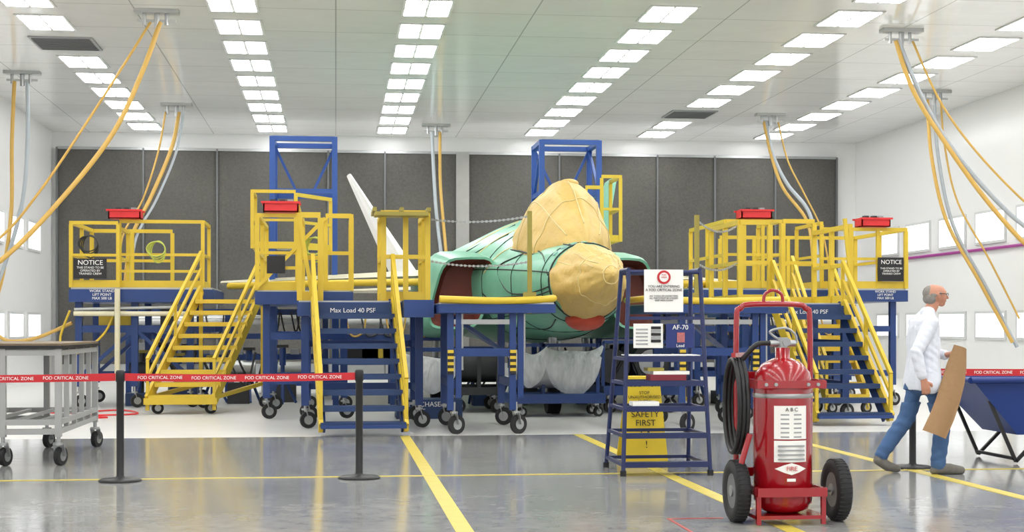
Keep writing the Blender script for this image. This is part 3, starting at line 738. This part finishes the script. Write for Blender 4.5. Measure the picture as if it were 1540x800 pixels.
b=MB(); b.tube([(-4.6,24.0,.02),(-4.1,23.3,.02),(-3.4,24.1,.02),(-3.0,23.0,.02),(-3.9,22.6,.02),(-3.3,22.2,.02),(-4.4,21.9,.02),(-5.2,22.4,.02)],.013,REDP); b.build('red_air_line')

# ------------------------------------------------------------------ steel cart (left foreground)
b=MB(); x0,x1,y0,y1=-4.3,-2.66,14.8,17.0; z=1.18
b.box(x0-.05,x1+.05,y0-.05,y1+.05,z-.05,z-.02,BLK); b.box(x0-.03,x1+.03,y0-.03,y1+.03,z-.02,z,PLY)
G=mat('cart_grey','#A9AAA8',.45,.2)
for x in (x0,(x0+x1)/2+.3,x1):
    for y in (y0,y1): b.beam((x,y,.28),(x,y,z-.05),.06,.06,G); caster(b,x,y,.09,ang=1.2,top=.3)
for y in np.linspace(y0+.44,y1-.44,4): b.beam((x1,y,.35),(x1,y,z-.05),.045,.045,G); b.beam((x0,y,.35),(x0,y,z-.05),.045,.045,G)
for zz in (.33,z-.09,.42):
    for y in (y0,y1): b.beam((x0,y,zz),(x1,y,zz),.05,.055,G)
    for x in (x0,x1): b.beam((x,y0,zz),(x,y1,zz),.05,.05,G)
for x in np.linspace(x0+.2,x1-.2,6): b.beam((x,y0,.42),(x,y1,.42),.04,.03,G)
b.build('steel_workbench_cart')

# ------------------------------------------------------------------ stanchions & tape
def stanchion(x,y):
    b=MB(); b.lathe([(0,0),(.185,0),(.185,.012),(.16,.025),(.04,.035),(.032,.05),(.032,.86),(.038,.87),(.038,.95),(.03,.965),(0,.965)],(x,y,0),(0,0,1),BLK,28)
    b.build('belt_stanchion')
TAPE=mat('red_belt','#C8232B',.5)
def tape(a,c):
    b=MB(); n=14
    vs=[];
    for i in range(n+1):
        p=lerp(a,c,i/n); s=.012*4*(i/n)*(1-i/n)
        vs+= [p+V((0,0,.033-s)),p-V((0,0,.033+s))]
    b.add(vs,[(2*i,2*i+1,2*i+3,2*i+2) for i in range(n)],TAPE)
    o=b.build('barrier_belt')
    md=o.modifiers.new('s','SOLIDIFY'); md.thickness=.002
    x=a[0]+.3; L=c[0]-a[0]
    while x<c[0]-.15:
        k=(x-a[0])/L
        text('FOD CRITICAL ZONE',(x,a[1]-.006,a[2]-.048*k*(1-k)),.040,WHT,o); x+=.46
for x,y in ((-1.86,13.25),(.206,13.25),(5.44,13.6),(-4.5,13.25),(8.0,13.6)): stanchion(x,y)
tape((-4.46,13.25,.905),(-1.9,13.25,.905)); tape((-1.82,13.25,.905),(.17,13.25,.905)); tape((5.48,13.6,.915),(7.96,13.6,.915))

# ------------------------------------------------------------------ blue step stand with signs
b=MB(); NV=mat('navy_frame','#1C2856',.35); 
xa,xb,yf,yr=2.56,3.36,13.15,14.0
for x,xt in ((xa,xa+.08),(xb,xb-.06)):
    b.tube([(x,yf,.02),(xt,yf+.15,1.86)],.02,NV,10,1); b.tube([(x,yr,.02),(xt,yr-.35,1.86)],.02,NV,10,1)
    b.tube([(xt,yf+.15,1.86),(xt,yr-.35,1.86)],.02,NV,10,1)
    b.cyl((x,yf,0),(x,yf,.05),.028,RUB); b.cyl((x,yr,0),(x,yr,.05),.028,RUB)
b.tube([(xa+.08,yf+.15,1.84),(xb-.06,yf+.15,1.84)],.02,NV,10,1); b.tube([(xa+.08,yr-.35,1.84),(xb-.06,yr-.35,1.84)],.02,NV,10,1)
for i,zz in enumerate((.1,.36,.6,.83,1.05)):
    k=zz/1.86; a=xa+.08*k; c=xb-.06*k; ya=yf+.15*k; yb=yr-.35*k
    b.box(a,c,ya,ya+.22,zz-.012,zz+.012,NV); 
    b.beam((a,ya,zz),(c,ya,zz),.03,.05,NV); b.beam((a,ya,zz),(a,yb,zz),.03,.03,NV); b.beam((c,ya,zz),(c,yb,zz),.03,.03,NV); b.beam((a,yb,zz),(c,yb,zz),.03,.03,NV)
b.box(xa+.07,xb-.07,13.24,13.6,1.078,1.086,PAPER)
b.beam((xa+.07,13.27,1.42),(xb-.07,13.27,1.42),.02,.03,NV)
b.box(2.82,3.15,13.2,13.4,.857,.91,mat('maroon','#7b2030',.5)); b.box(2.85,3.18,13.2,13.4,.91,.94,PAPER); b.box(2.8,2.95,13.22,13.4,.94,.97,YELD)
b.box(2.66,2.9,13.2,13.38,.627,.665,PAPER)
b.box(2.77,3.13,13.235,13.245,1.475,1.86,PAPER)
b.box(2.67,2.94,13.225,13.235,1.15,1.37,PAPER); b.box(2.97,3.23,13.225,13.235,1.15,1.37,mat('sign_blue','#1d2f6e',.4)); b.box(3.07,3.14,13.22,13.225,1.2,1.29,mat('patch','#b56a6a',.5,var=.4,scale=60))
SR=mat('sign_red','#C4242C',.4)
b.cyl((2.95,13.228,1.79),(2.95,13.235,1.79),.062,SR,n=28); b.cyl((2.95,13.224,1.79),(2.95,13.23,1.79),.042,PAPER,n=28)
for k in range(5):
    b.box(2.69,2.8,13.22,13.225,1.18+.033*k,1.192+.033*k,GRL); b.box(2.83,2.92,13.22,13.225,1.2+.03*k,1.225+.03*k,GRL if k%2 else BLK)
st=b.build('blue_step_stand')
text('YOU ARE ENTERING\nA FOD CRITICAL ZONE',(2.95,13.23,1.69),.032,BLK,st)
text('NO TOOLS OR LOOSE ITEMS\nALL PARTS MUST BE LOGGED\nKEEP AREA CLEAN',(2.95,13.23,1.60),.02,BLK,st)
text('FOD\nAREA',(2.95,13.222,1.80),.022,SR,st)
text('AF-70',(3.1,13.22,1.335),.06,WHT,st); text('Lead',(3.1,13.22,1.17),.04,WHT,st)

b=MB(); YS=mat('yellow_sign','#D9BC24',.4)
def panel(y0,y1,s):
    pts=[(2.80,y0,.02),(3.22,y0,.02),(3.17,y1,.84),(2.85,y1,.84)]
    b.add([V(p) for p in pts]+[V(p)+V((0,.015*s,0)) for p in pts],[(0,1,2,3),(7,6,5,4),(0,4,5,1),(1,5,6,2),(2,6,7,3),(3,7,4,0)],YS)
panel(14.25,14.42,1); panel(14.75,14.46,-1); b.cyl((2.86,14.44,.84),(3.16,14.44,.84),.018,YS)
fs_=b.build('yellow_safety_sign')
r_=(math.pi/2-.2,0,0)
text('ISOLATION',(3.01,14.402,.77),.06,BLK,fs_,rot=r_); text('STOP\nUNAUTHORISED\nENTRY',(3.01,14.37,.65),.043,BLK,fs_,rot=r_); text('SAFETY\nFIRST',(3.01,14.325,.44),.085,BLK,fs_,rot=r_); text('LA\n!',(3.01,14.28,.24),.1,BLK,fs_,rot=r_)

# ------------------------------------------------------------------ wheeled fire extinguisher
b=MB(); cx,cy=3.05,9.95
b.lathe([(0,.07),(.1,.07),(.17,.1),(.2,.16),(.2,.95),(.185,1.03),(.14,1.09),(.07,1.125),(.05,1.13),(.05,1.2),(0,1.2)],(cx,cy,0),(0,0,1),RED,40)
b.lathe([(.202,.86),(.205,.865),(.205,.885),(.202,.89)],(cx,cy,0),(0,0,1),STL,40)
b.lathe([(.202,.22),(.206,.225),(.206,.245),(.202,.25)],(cx,cy,0),(0,0,1),RED,40)
b.cyl((cx,cy,1.18),(cx,cy,1.27),.035,STL); b.cyl((cx-.09,cy,1.23),(cx+.09,cy,1.23),.022,STL); b.cyl((cx,cy-.09,1.24),(cx,cy,1.24),.015,STL); b.cyl((cx,cy-.1,1.24),(cx,cy-.085,1.24),.028,GRL)
b.tube([(cx-.02,cy,1.25),(cx-.09,cy,1.31),(cx+.02,cy,1.335),(cx+.09,cy,1.29),(cx+.1,cy,1.23)],.008,STL)
hw=.265; yb=cy+.22
b.tube([(cx-hw,yb+.02,.1),(cx-hw,yb,.6),(cx-hw,yb,1.38),(cx-hw+.03,yb,1.47),(cx-hw+.1,yb,1.5),(cx+hw-.1,yb,1.5),(cx+hw-.03,yb,1.47),(cx+hw,yb,1.38),(cx+hw,yb,.6),(cx+hw,yb+.02,.1)],.02,RED,12,5)
b.tube([(cx-.07,yb,1.5),(cx-.06,yb,1.57),(cx,yb,1.6),(cx+.06,yb,1.57),(cx+.07,yb,1.5)],.012,RED,8,5)
b.box(cx-hw,cx+hw,yb-.02,yb+.01,.98,1.03,RED); b.box(cx-hw,cx+hw,yb-.02,yb+.01,.3,.36,RED)
b.box(cx-.24,cx+.24,cy-.218,cy-.203,.93,.98,RED)
RIM=mat('wheel_rim','#77797a',.4,.5)
for s in (-1,1):
    b.box(cx+s*.225-.012,cx+s*.225+.012,cy-.2025,yb-.022,.925,.985,RED)
    b.box(cx+s*.225-.012,cx+s*.225+.012,cy-.2145,yb-.022,.202,.258,RED)
    b.beam((cx+s*.225,cy-.19,.01),(cx+s*.225,cy-.19,.2),.03,.03,RED)
    for k in (.5,.8): b.cyl((cx+s*.225*k,cy-.226,.955),(cx+s*.225*k,cy-.216,.955),.012,STL)
    wx=cx+(.40 if s>0 else -.31)
    b.cyl((cx+s*.225,cy+.05,.215),(wx,cy+.05,.215),.018,STL)
    b.lathe([(.12,-.035),(.15,-.05),(.195,-.05),(.210,-.03),(.214,0),(.210,.03),(.195,.05),(.15,.05),(.12,.035)],(wx,cy+.05,.215),(1,0,0),RUB,40)
    for k in range(40):
        a=2*math.pi*k/40; p=V((wx,cy+.05+.2095*math.cos(a),.215+.2095*math.sin(a))); b.beam(p-V((.04,0,0)),p+V((.04,0,0)),.009,.009,RUB)
    b.cyl((wx-.035,cy+.05,.215),(wx+.035,cy+.05,.215),.125,RIM,n=24); b.cyl((wx-.045,cy+.05,.215),(wx+.045,cy+.05,.215),.04,STL)
b.box(cx-.24,cx+.24,cy-.235,cy-.215,.2,.26,RED); b.box(cx-.24,cx+.24,cy-.2,cy+.2,.045,.07,RED)
for k in range(3):
    x=cx-.285-.028*k
    b.tube([(x,cy+.05+.2*math.cos(a),.80+.32*math.sin(a)) for a in np.linspace(0,2*math.pi,17)],.017,BLK,8,3)
b.tube([(cx-.3,cy,1.10),(cx-.2,cy-.05,1.22),(cx-.09,cy,1.23)],.018,BLK)
b.beam((cx-.36,cy-.05,1.15),(cx-.2,cy+.2,1.15),.03,.03,RED); b.cyl((cx-.33,cy-.14,.42),(cx-.27,cy-.14,.62),.02,RED)
def label(z0,z1,a0,m):
    n=10; vs=[]
    for i in range(n+1):
        a=-math.pi/2-a0+2*a0*i/n
        vs+= [(cx+.2035*math.cos(a),cy+.2035*math.sin(a),z0),(cx+.2035*math.cos(a),cy+.2035*math.sin(a),z1)]
    b.add(vs,[(2*i,2*i+2,2*i+3,2*i+1) for i in range(n)],m,True)
label(.585,.81,.58,PAPER); label(.43,.575,.58,PAPER)
label(.3,.32,.15,PAPER)
dv=[]
for a,z in ((-.55,.385),(-.25,.36),(0,.345),(.25,.36),(.55,.385),(.25,.41),(0,.425),(-.25,.41)): dv.append((cx+.2065*math.sin(a),cy-.2065*math.cos(a),z))
b.add(dv,[(0,1,7),(1,2,6,7),(2,3,5,6),(3,4,5)],PAPER)
for k in range(6):
    z=.60+.03*k
    for q in (-1,1):
        a=q*.22; b.beam((cx+.205*math.sin(a-.14),cy-.205*math.cos(a-.14),z),(cx+.205*math.sin(a+.14),cy-.205*math.cos(a+.14),z),.002,.010,GRL)
for k in range(4):
    z=.45+.03*k; b.beam((cx-.09,cy-.197,z),(cx+.09,cy-.197,z),.02,.010,GRL)
fe=b.build('wheeled_fire_extinguisher')
text('FIRE',(cx,cy-.212,.386),.042,SR,fe)
text('A B C',(cx,cy-.21,.785),.035,BLK,fe)

# ------------------------------------------------------------------ blue tilt bin
b=MB()
def frus(x0,x1,y0,y1,z,X0,X1,Y0_,Y1,Z,m):
    b.add([(x0,y0,z),(x1,y0,z),(x1,y1,z),(x0,y1,z),(X0,Y0_,Z),(X1,Y0_,Z),(X1,Y1,Z),(X0,Y1,Z)],[(3,2,1,0),(0,1,5,4),(1,2,6,5),(2,3,7,6),(3,0,4,7)],m)
frus(6.65,7.5,13.95,14.75,.28,6.15,7.95,13.85,14.85,.82,BLUEP); frus(6.68,7.47,13.98,14.72,.30,6.19,7.91,13.89,14.81,.825,BLUEP)
for a,c in (((6.12,13.83),(7.98,13.83)),((7.98,13.83),(7.98,14.87)),((7.98,14.87),(6.12,14.87)),((6.12,14.87),(6.12,13.83))): b.tube([(*a,.82),(*c,.82)],.032,BLUEP,10,1)
for y in (13.92,14.78):
    b.beam((6.35,y,.62),(6.62,y,.02),.03,.03,BLK); b.beam((6.62,y,.02),(6.9,y,.3),.03,.03,BLK)
    b.cyl((7.3,y-.03,.16),(7.3,y+.03,.16),.16,RUB,n=24)
b.beam((6.6,13.92,.05),(6.6,14.78,.05),.03,.03,BLK); b.cyl((7.3,13.9,.16),(7.3,14.8,.16),.02,STL); b.beam((7.3,14.35,.16),(7.3,14.35,.3),.1,.1,BLK)
b.build('blue_tilt_cart')

# ------------------------------------------------------------------ person
PX,PY=5.38,13.1
caps=[]
def cap(a,c,ra,rb,m): caps.append((V(a),V(c),ra,rb,m))
hipn=(-.03,-.09,.9); hipf=(-.05,.09,.9)
cap(hipn,(.10,-.10,.50),.105,.078,JEAN); cap((.10,-.10,.50),(.085,-.10,.30),.078,.074,JEAN); cap((.085,-.10,.30),(.06,-.10,.09),.074,.066,JEAN)
cap(hipf,(-.16,.09,.50),.105,.078,JEAN); cap((-.16,.09,.50),(-.29,.09,.33),.078,.074,JEAN); cap((-.29,.09,.33),(-.40,.09,.17),.074,.062,JEAN)
cap((-.04,-.07,.9),(-.04,.07,.9),.12,.12,JEAN)
cap((.05,-.10,.05),(.17,-.11,.05),.05,.05,SHOE); cap((.17,-.11,.048),(.27,-.115,.038),.048,.038,SHOE); cap((.02,-.1,.035),(.28,-.115,.025),.036,.026,SHOE)
cap((-.43,.09,.12),(-.34,.095,.06),.05,.048,SHOE); cap((-.34,.095,.06),(-.25,.1,.036),.046,.036,SHOE)
for y in (-.115,-.06,0,.06,.115):
    k=1-abs(y)*.9
    cap((-.035,y,1.31),(-.035,y*1.0,1.05),.118*k,.118*k,COAT); cap((-.035,y,1.05),(-.045,y*1.12,.83),.118*k,.140*k,COAT)
cap((-.01,-.05,1.44),(-.035,-.165,1.375),.060,.068,COAT); cap((-.01,.05,1.44),(-.035,.165,1.375),.060,.068,COAT)
cap((.0,-.03,1.465),(.0,.03,1.465),.06,.06,COAT)
cap((.045,-.02,1.47),(.06,-.055,1.40),.022,.016,COAT); cap((.045,.02,1.47),(.06,.055,1.40),.022,.016,COAT)
cap((-.05,-.1,1.36),(-.05,.1,1.36),.085,.085,COAT)
cap((-.035,-.18,1.375),(-.2,-.235,1.11),.070,.056,COAT); cap((-.2,-.235,1.11),(-.155,-.25,.91),.057,.047,COAT)
cap((-.035,.18,1.375),(.02,.24,1.12),.070,.056,COAT); cap((.02,.24,1.12),(.19,.06,1.08),.057,.047,COAT)
cap((0,0,1.44),(.055,0,1.55),.056,.054,SKIN)
hx=.085
cap((hx-.03,0,1.645),(hx+.012,0,1.645),.084,.078,SKIN); cap((hx+.02,0,1.60),(hx+.05,0,1.56),.062,.034,SKIN)
cap((hx+.05,-.028,1.60),(hx+.05,.028,1.60),.036,.036,SKIN)
cap((hx+.085,0,1.638),(hx+.108,0,1.607),.010,.0125,SKIN); cap((hx+.080,-.015,1.577),(hx+.080,.015,1.577),.009,.009,SKIN); cap((hx+.070,-.025,1.662),(hx+.070,.025,1.662),.018,.018,SKIN)
for s in (-1,1): cap((hx-.012,s*.083,1.635),(hx-.005,s*.082,1.598),.014,.009,SKIN)
cap((hx-.062,0,1.650),(hx-.06,0,1.655),.066,.066,HAIR); cap((hx-.065,-.03,1.60),(hx-.065,.03,1.60),.05,.05,HAIR)
for s in (-1,1): cap((hx-.05,s*.05,1.63),(hx+.01,s*.062,1.645),.036,.020,HAIR)
def hand(w,d,side,curl,m=SKIN):
    w=V(w);d=V(d).normalized();s=V(side).normalized();n=d.cross(s).normalized()*curl
    for k in (-1.5,-.5,.5,1.5): cap(w+s*.006*k,w+d*.085+s*.019*k,.020,.0135,m)
    for k,L in ((-1.5,.062),(-.5,.078),(.5,.084),(1.5,.072)):
        a=w+d*.088+s*.021*k; p1=a+(d*.92+n*.35).normalized()*L*.45; p2=p1+(d*.5+n*.85).normalized()*L*.32; p3=p2+(d*-.05+n).normalized()*L*.25
        cap(a,p1,.0098,.009,m); cap(p1,p2,.009,.0085,m); cap(p2,p3,.0085,.0075,m)
    a=w+d*.03+s*.026; p1=a+(s*.8+d*.55).normalized()*.04; p2=p1+(d*.8+n*.5+s*.1).normalized()*.03
    cap(a,p1,.013,.0115,m); cap(p1,p2,.0115,.009,m)
cap((-.155,-.25,.91),(-.138,-.252,.865),.028,.026,SKIN)
hand((-.138,-.252,.865),(.25,0,-1),(1,-.1,.2),-1)
cap((.19,.06,1.08),(.215,-.03,1.09),.028,.026,SKIN)
hand((.215,-.03,1.09),(.12,-1,.0),(.2,.0,1),-1)
raw=MB()
def capmesh(a,c,ra,rb):
    d=(c-a); L=d.length; d=d/L if L>1e-6 else V((0,0,1))
    prof=[]
    for k in range(7): 
        t=math.pi/2*(1-k/6); prof.append((max(ra*math.cos(t),1e-4),-ra*math.sin(t)))
    for k in range(7):
        t=math.pi/2*k/6; prof.append((max(rb*math.cos(t),1e-4),L+rb*math.sin(t)))
    raw.lathe(prof,a,d,SKIN,16)
    n=16; o=len(raw.v)-len(prof)*n
    raw.f.append(tuple(o+i for i in range(n-1,-1,-1))); raw.m.append(0); raw.sm.append(True)
    raw.f.append(tuple(o+(len(prof)-1)*n+i for i in range(n))); raw.m.append(0); raw.sm.append(True)
for a,c,ra,rb,m in caps: capmesh(a,c,ra,rb)
tmp=raw.build('tmp_body',local=False)
md=tmp.modifiers.new('r','REMESH'); md.mode='VOXEL'; md.voxel_size=.006
ms_=tmp.modifiers.new('s','SMOOTH'); ms_.factor=.5; ms_.iterations=5
dg=bpy.context.evaluated_depsgraph_get()
me=bpy.data.meshes.new_from_object(tmp.evaluated_get(dg))
bpy.data.objects.remove(tmp)
me.materials.clear(); pm=[JEAN,COAT,SKIN,HAIR,SHOE]
for m in pm: me.materials.append(m)
nv=len(me.vertices); co_=np.zeros(nv*3); me.vertices.foreach_get('co',co_); co_=co_.reshape(-1,3)
nr=np.zeros(nv*3); me.vertices.foreach_get('normal',nr); nr=nr.reshape(-1,3)
x,y,z=co_.T
tor=((z<1.42)&(z>.76)&(np.abs(y)<.22)).astype(float); leg=(z<.74)&(z>.12)
# irregular cloth folds: long diagonal creases, tighter near elbow, waist, knee and ankle
fold=tor*(.0045*np.sin(20*y+7*z+9*x+2*np.sin(9*z))+.003*np.sin(34*x-16*z+9*y+1.5*np.sin(13*z+4*y)))+tor*.006*np.clip((1.0-z)/.2,0,1)*np.sin(30*y+26*x)
kn=np.exp(-((z-.48)/.07)**2)+np.exp(-((z-.16)/.07)**2)
fold+=leg*((.0012+.003*kn)*np.sin(70*z+26*x*np.sign(y)+20*y)+.002*np.sin(16*z-26*x+14*y))
el=np.exp(-((z-1.11)/.07)**2)+.6*np.exp(-((z-.94)/.04)**2)
fold+=((z>.93)&(z<1.4)&(np.abs(y)>.2))*(.001+.003*el)*np.sin(85*z+60*x+20*y)
hand_zone=((z<.93)&(y<-.2)&(z>.7))|((x>.18)&(z>1)&(z<1.2))
fold[hand_zone]=0
hemz=.765
under=(z<hemz)&(z>hemz-.12)&~hand_zone
fold[under]-=.022
co_=co_+nr*fold[:,None]; me.vertices.foreach_set('co',co_.ravel()); me.update()
nf=len(me.polygons); cen=np.zeros(nf*3); me.polygons.foreach_get('center',cen); cen=cen.reshape(-1,3)
best=np.full(nf,1e9); idx=np.zeros(nf,int)
for a,c,ra,rb,m in caps:
    a_=np.array(a);d=np.array(c)-a_; t=np.clip(((cen-a_)@d)/(d@d),0,1)
    dist=np.linalg.norm(cen-a_-t[:,None]*d,axis=1)-(ra+(rb-ra)*t)
    k=dist<best; best[k]=dist[k]; idx[k]=pm.index(m)
idx[(idx==1)&(cen[:,2]<hemz)&(cen[:,1]>-.21)]=0
me.polygons.foreach_set('material_index',idx.astype(np.int32)); me.polygons.foreach_set('use_smooth',np.ones(nf,bool)); me.update()
man=empty('walking_man',(PX,PY,0))
bo=bpy.data.objects.new('body',me); bo.location=(PX,PY,0); scene.collection.objects.link(bo); link_child(bo,man)
b=MB()
for s in (-1,1):
    c=V((PX+hx+.070,PY+s*.031,1.637)); b.sph(c,.011,WHT,8); b.sph(c+V((.007,s*.002,0)),.006,BLK,6)
    b.tube([(PX+hx+.094,PY+s*.055,1.639),(PX+hx+.05,PY+s*.084,1.643),(PX+hx-.01,PY+s*.092,1.645)],.0025,BLK,5,2)
    b.tube([(PX+hx+.096,PY+s*.033+.02*math.cos(a),1.637+.015*math.sin(a)) for a in np.linspace(0,2*math.pi,13)],.002,BLK,5,1)
b.tube([(PX+hx+.098,PY-.013,1.641),(PX+hx+.098,PY+.013,1.641)],.002,BLK,5,1)
b.tube([(PX+hx+.088,PY-.02,1.577),(PX+hx+.092,PY,1.578),(PX+hx+.088,PY+.02,1.577)],.003,mat('lips','#8f5748',.6),5,3)
b.build('face_details',man)
# paper covered panel, gently curled across its width
b=MB(); o=V((PX,PY-.26,0))
L_=[(.19,1.18),(.10,1.0),(.03,.84),(-.03,.70),(-.10,.56),(-.18,.42)]
R_=[(.30,1.14),(.28,.98),(.25,.84),(.19,.66),(.12,.50),(.03,.34)]
nw=8; vs=[]
for side in (0,.006):
    for (l,r) in zip(L_,R_):
        for k in range(nw+1):
            u=k/nw; xx=l[0]*(1-u)+r[0]*u; zz=l[1]*(1-u)+r[1]*u
            vs.append(o+V((xx,.22*(zz-.75)-.035*math.sin(math.pi*u)+.008*math.sin(7*zz+5*u)+side,zz)))
W_=nw+1; H_=len(L_); fs=[]
for q in (0,W_*H_): fs+=[(q+j*W_+k,q+j*W_+k+1,q+(j+1)*W_+k+1,q+(j+1)*W_+k) for j in range(H_-1) for k in range(nw)]
for j in range(H_-1):
    for k in (0,nw): fs.append((j*W_+k,(j+1)*W_+k,W_*H_+(j+1)*W_+k,W_*H_+j*W_+k))
b.add(vs,fs,KRAFT,True)
b.build('paper_wrapped_panel')

# ------------------------------------------------------------------ camera & world
cam=bpy.data.cameras.new('camera'); co=bpy.data.objects.new('camera',cam); scene.collection.objects.link(co)
cam.sensor_width=36; cam.lens=36*2240/1540; cam.shift_y=90/1540
co.location=(0,0,1.35); co.rotation_euler=(math.pi/2,0,-math.atan(265/2240)); cam.clip_end=200
scene.camera=co
wd=bpy.data.worlds.new('world'); scene.world=wd; wd.use_nodes=True
wd.node_tree.nodes['Background'].inputs[0].default_value=(1,.985,.97,1); wd.node_tree.nodes['Background'].inputs[1].default_value=1.3
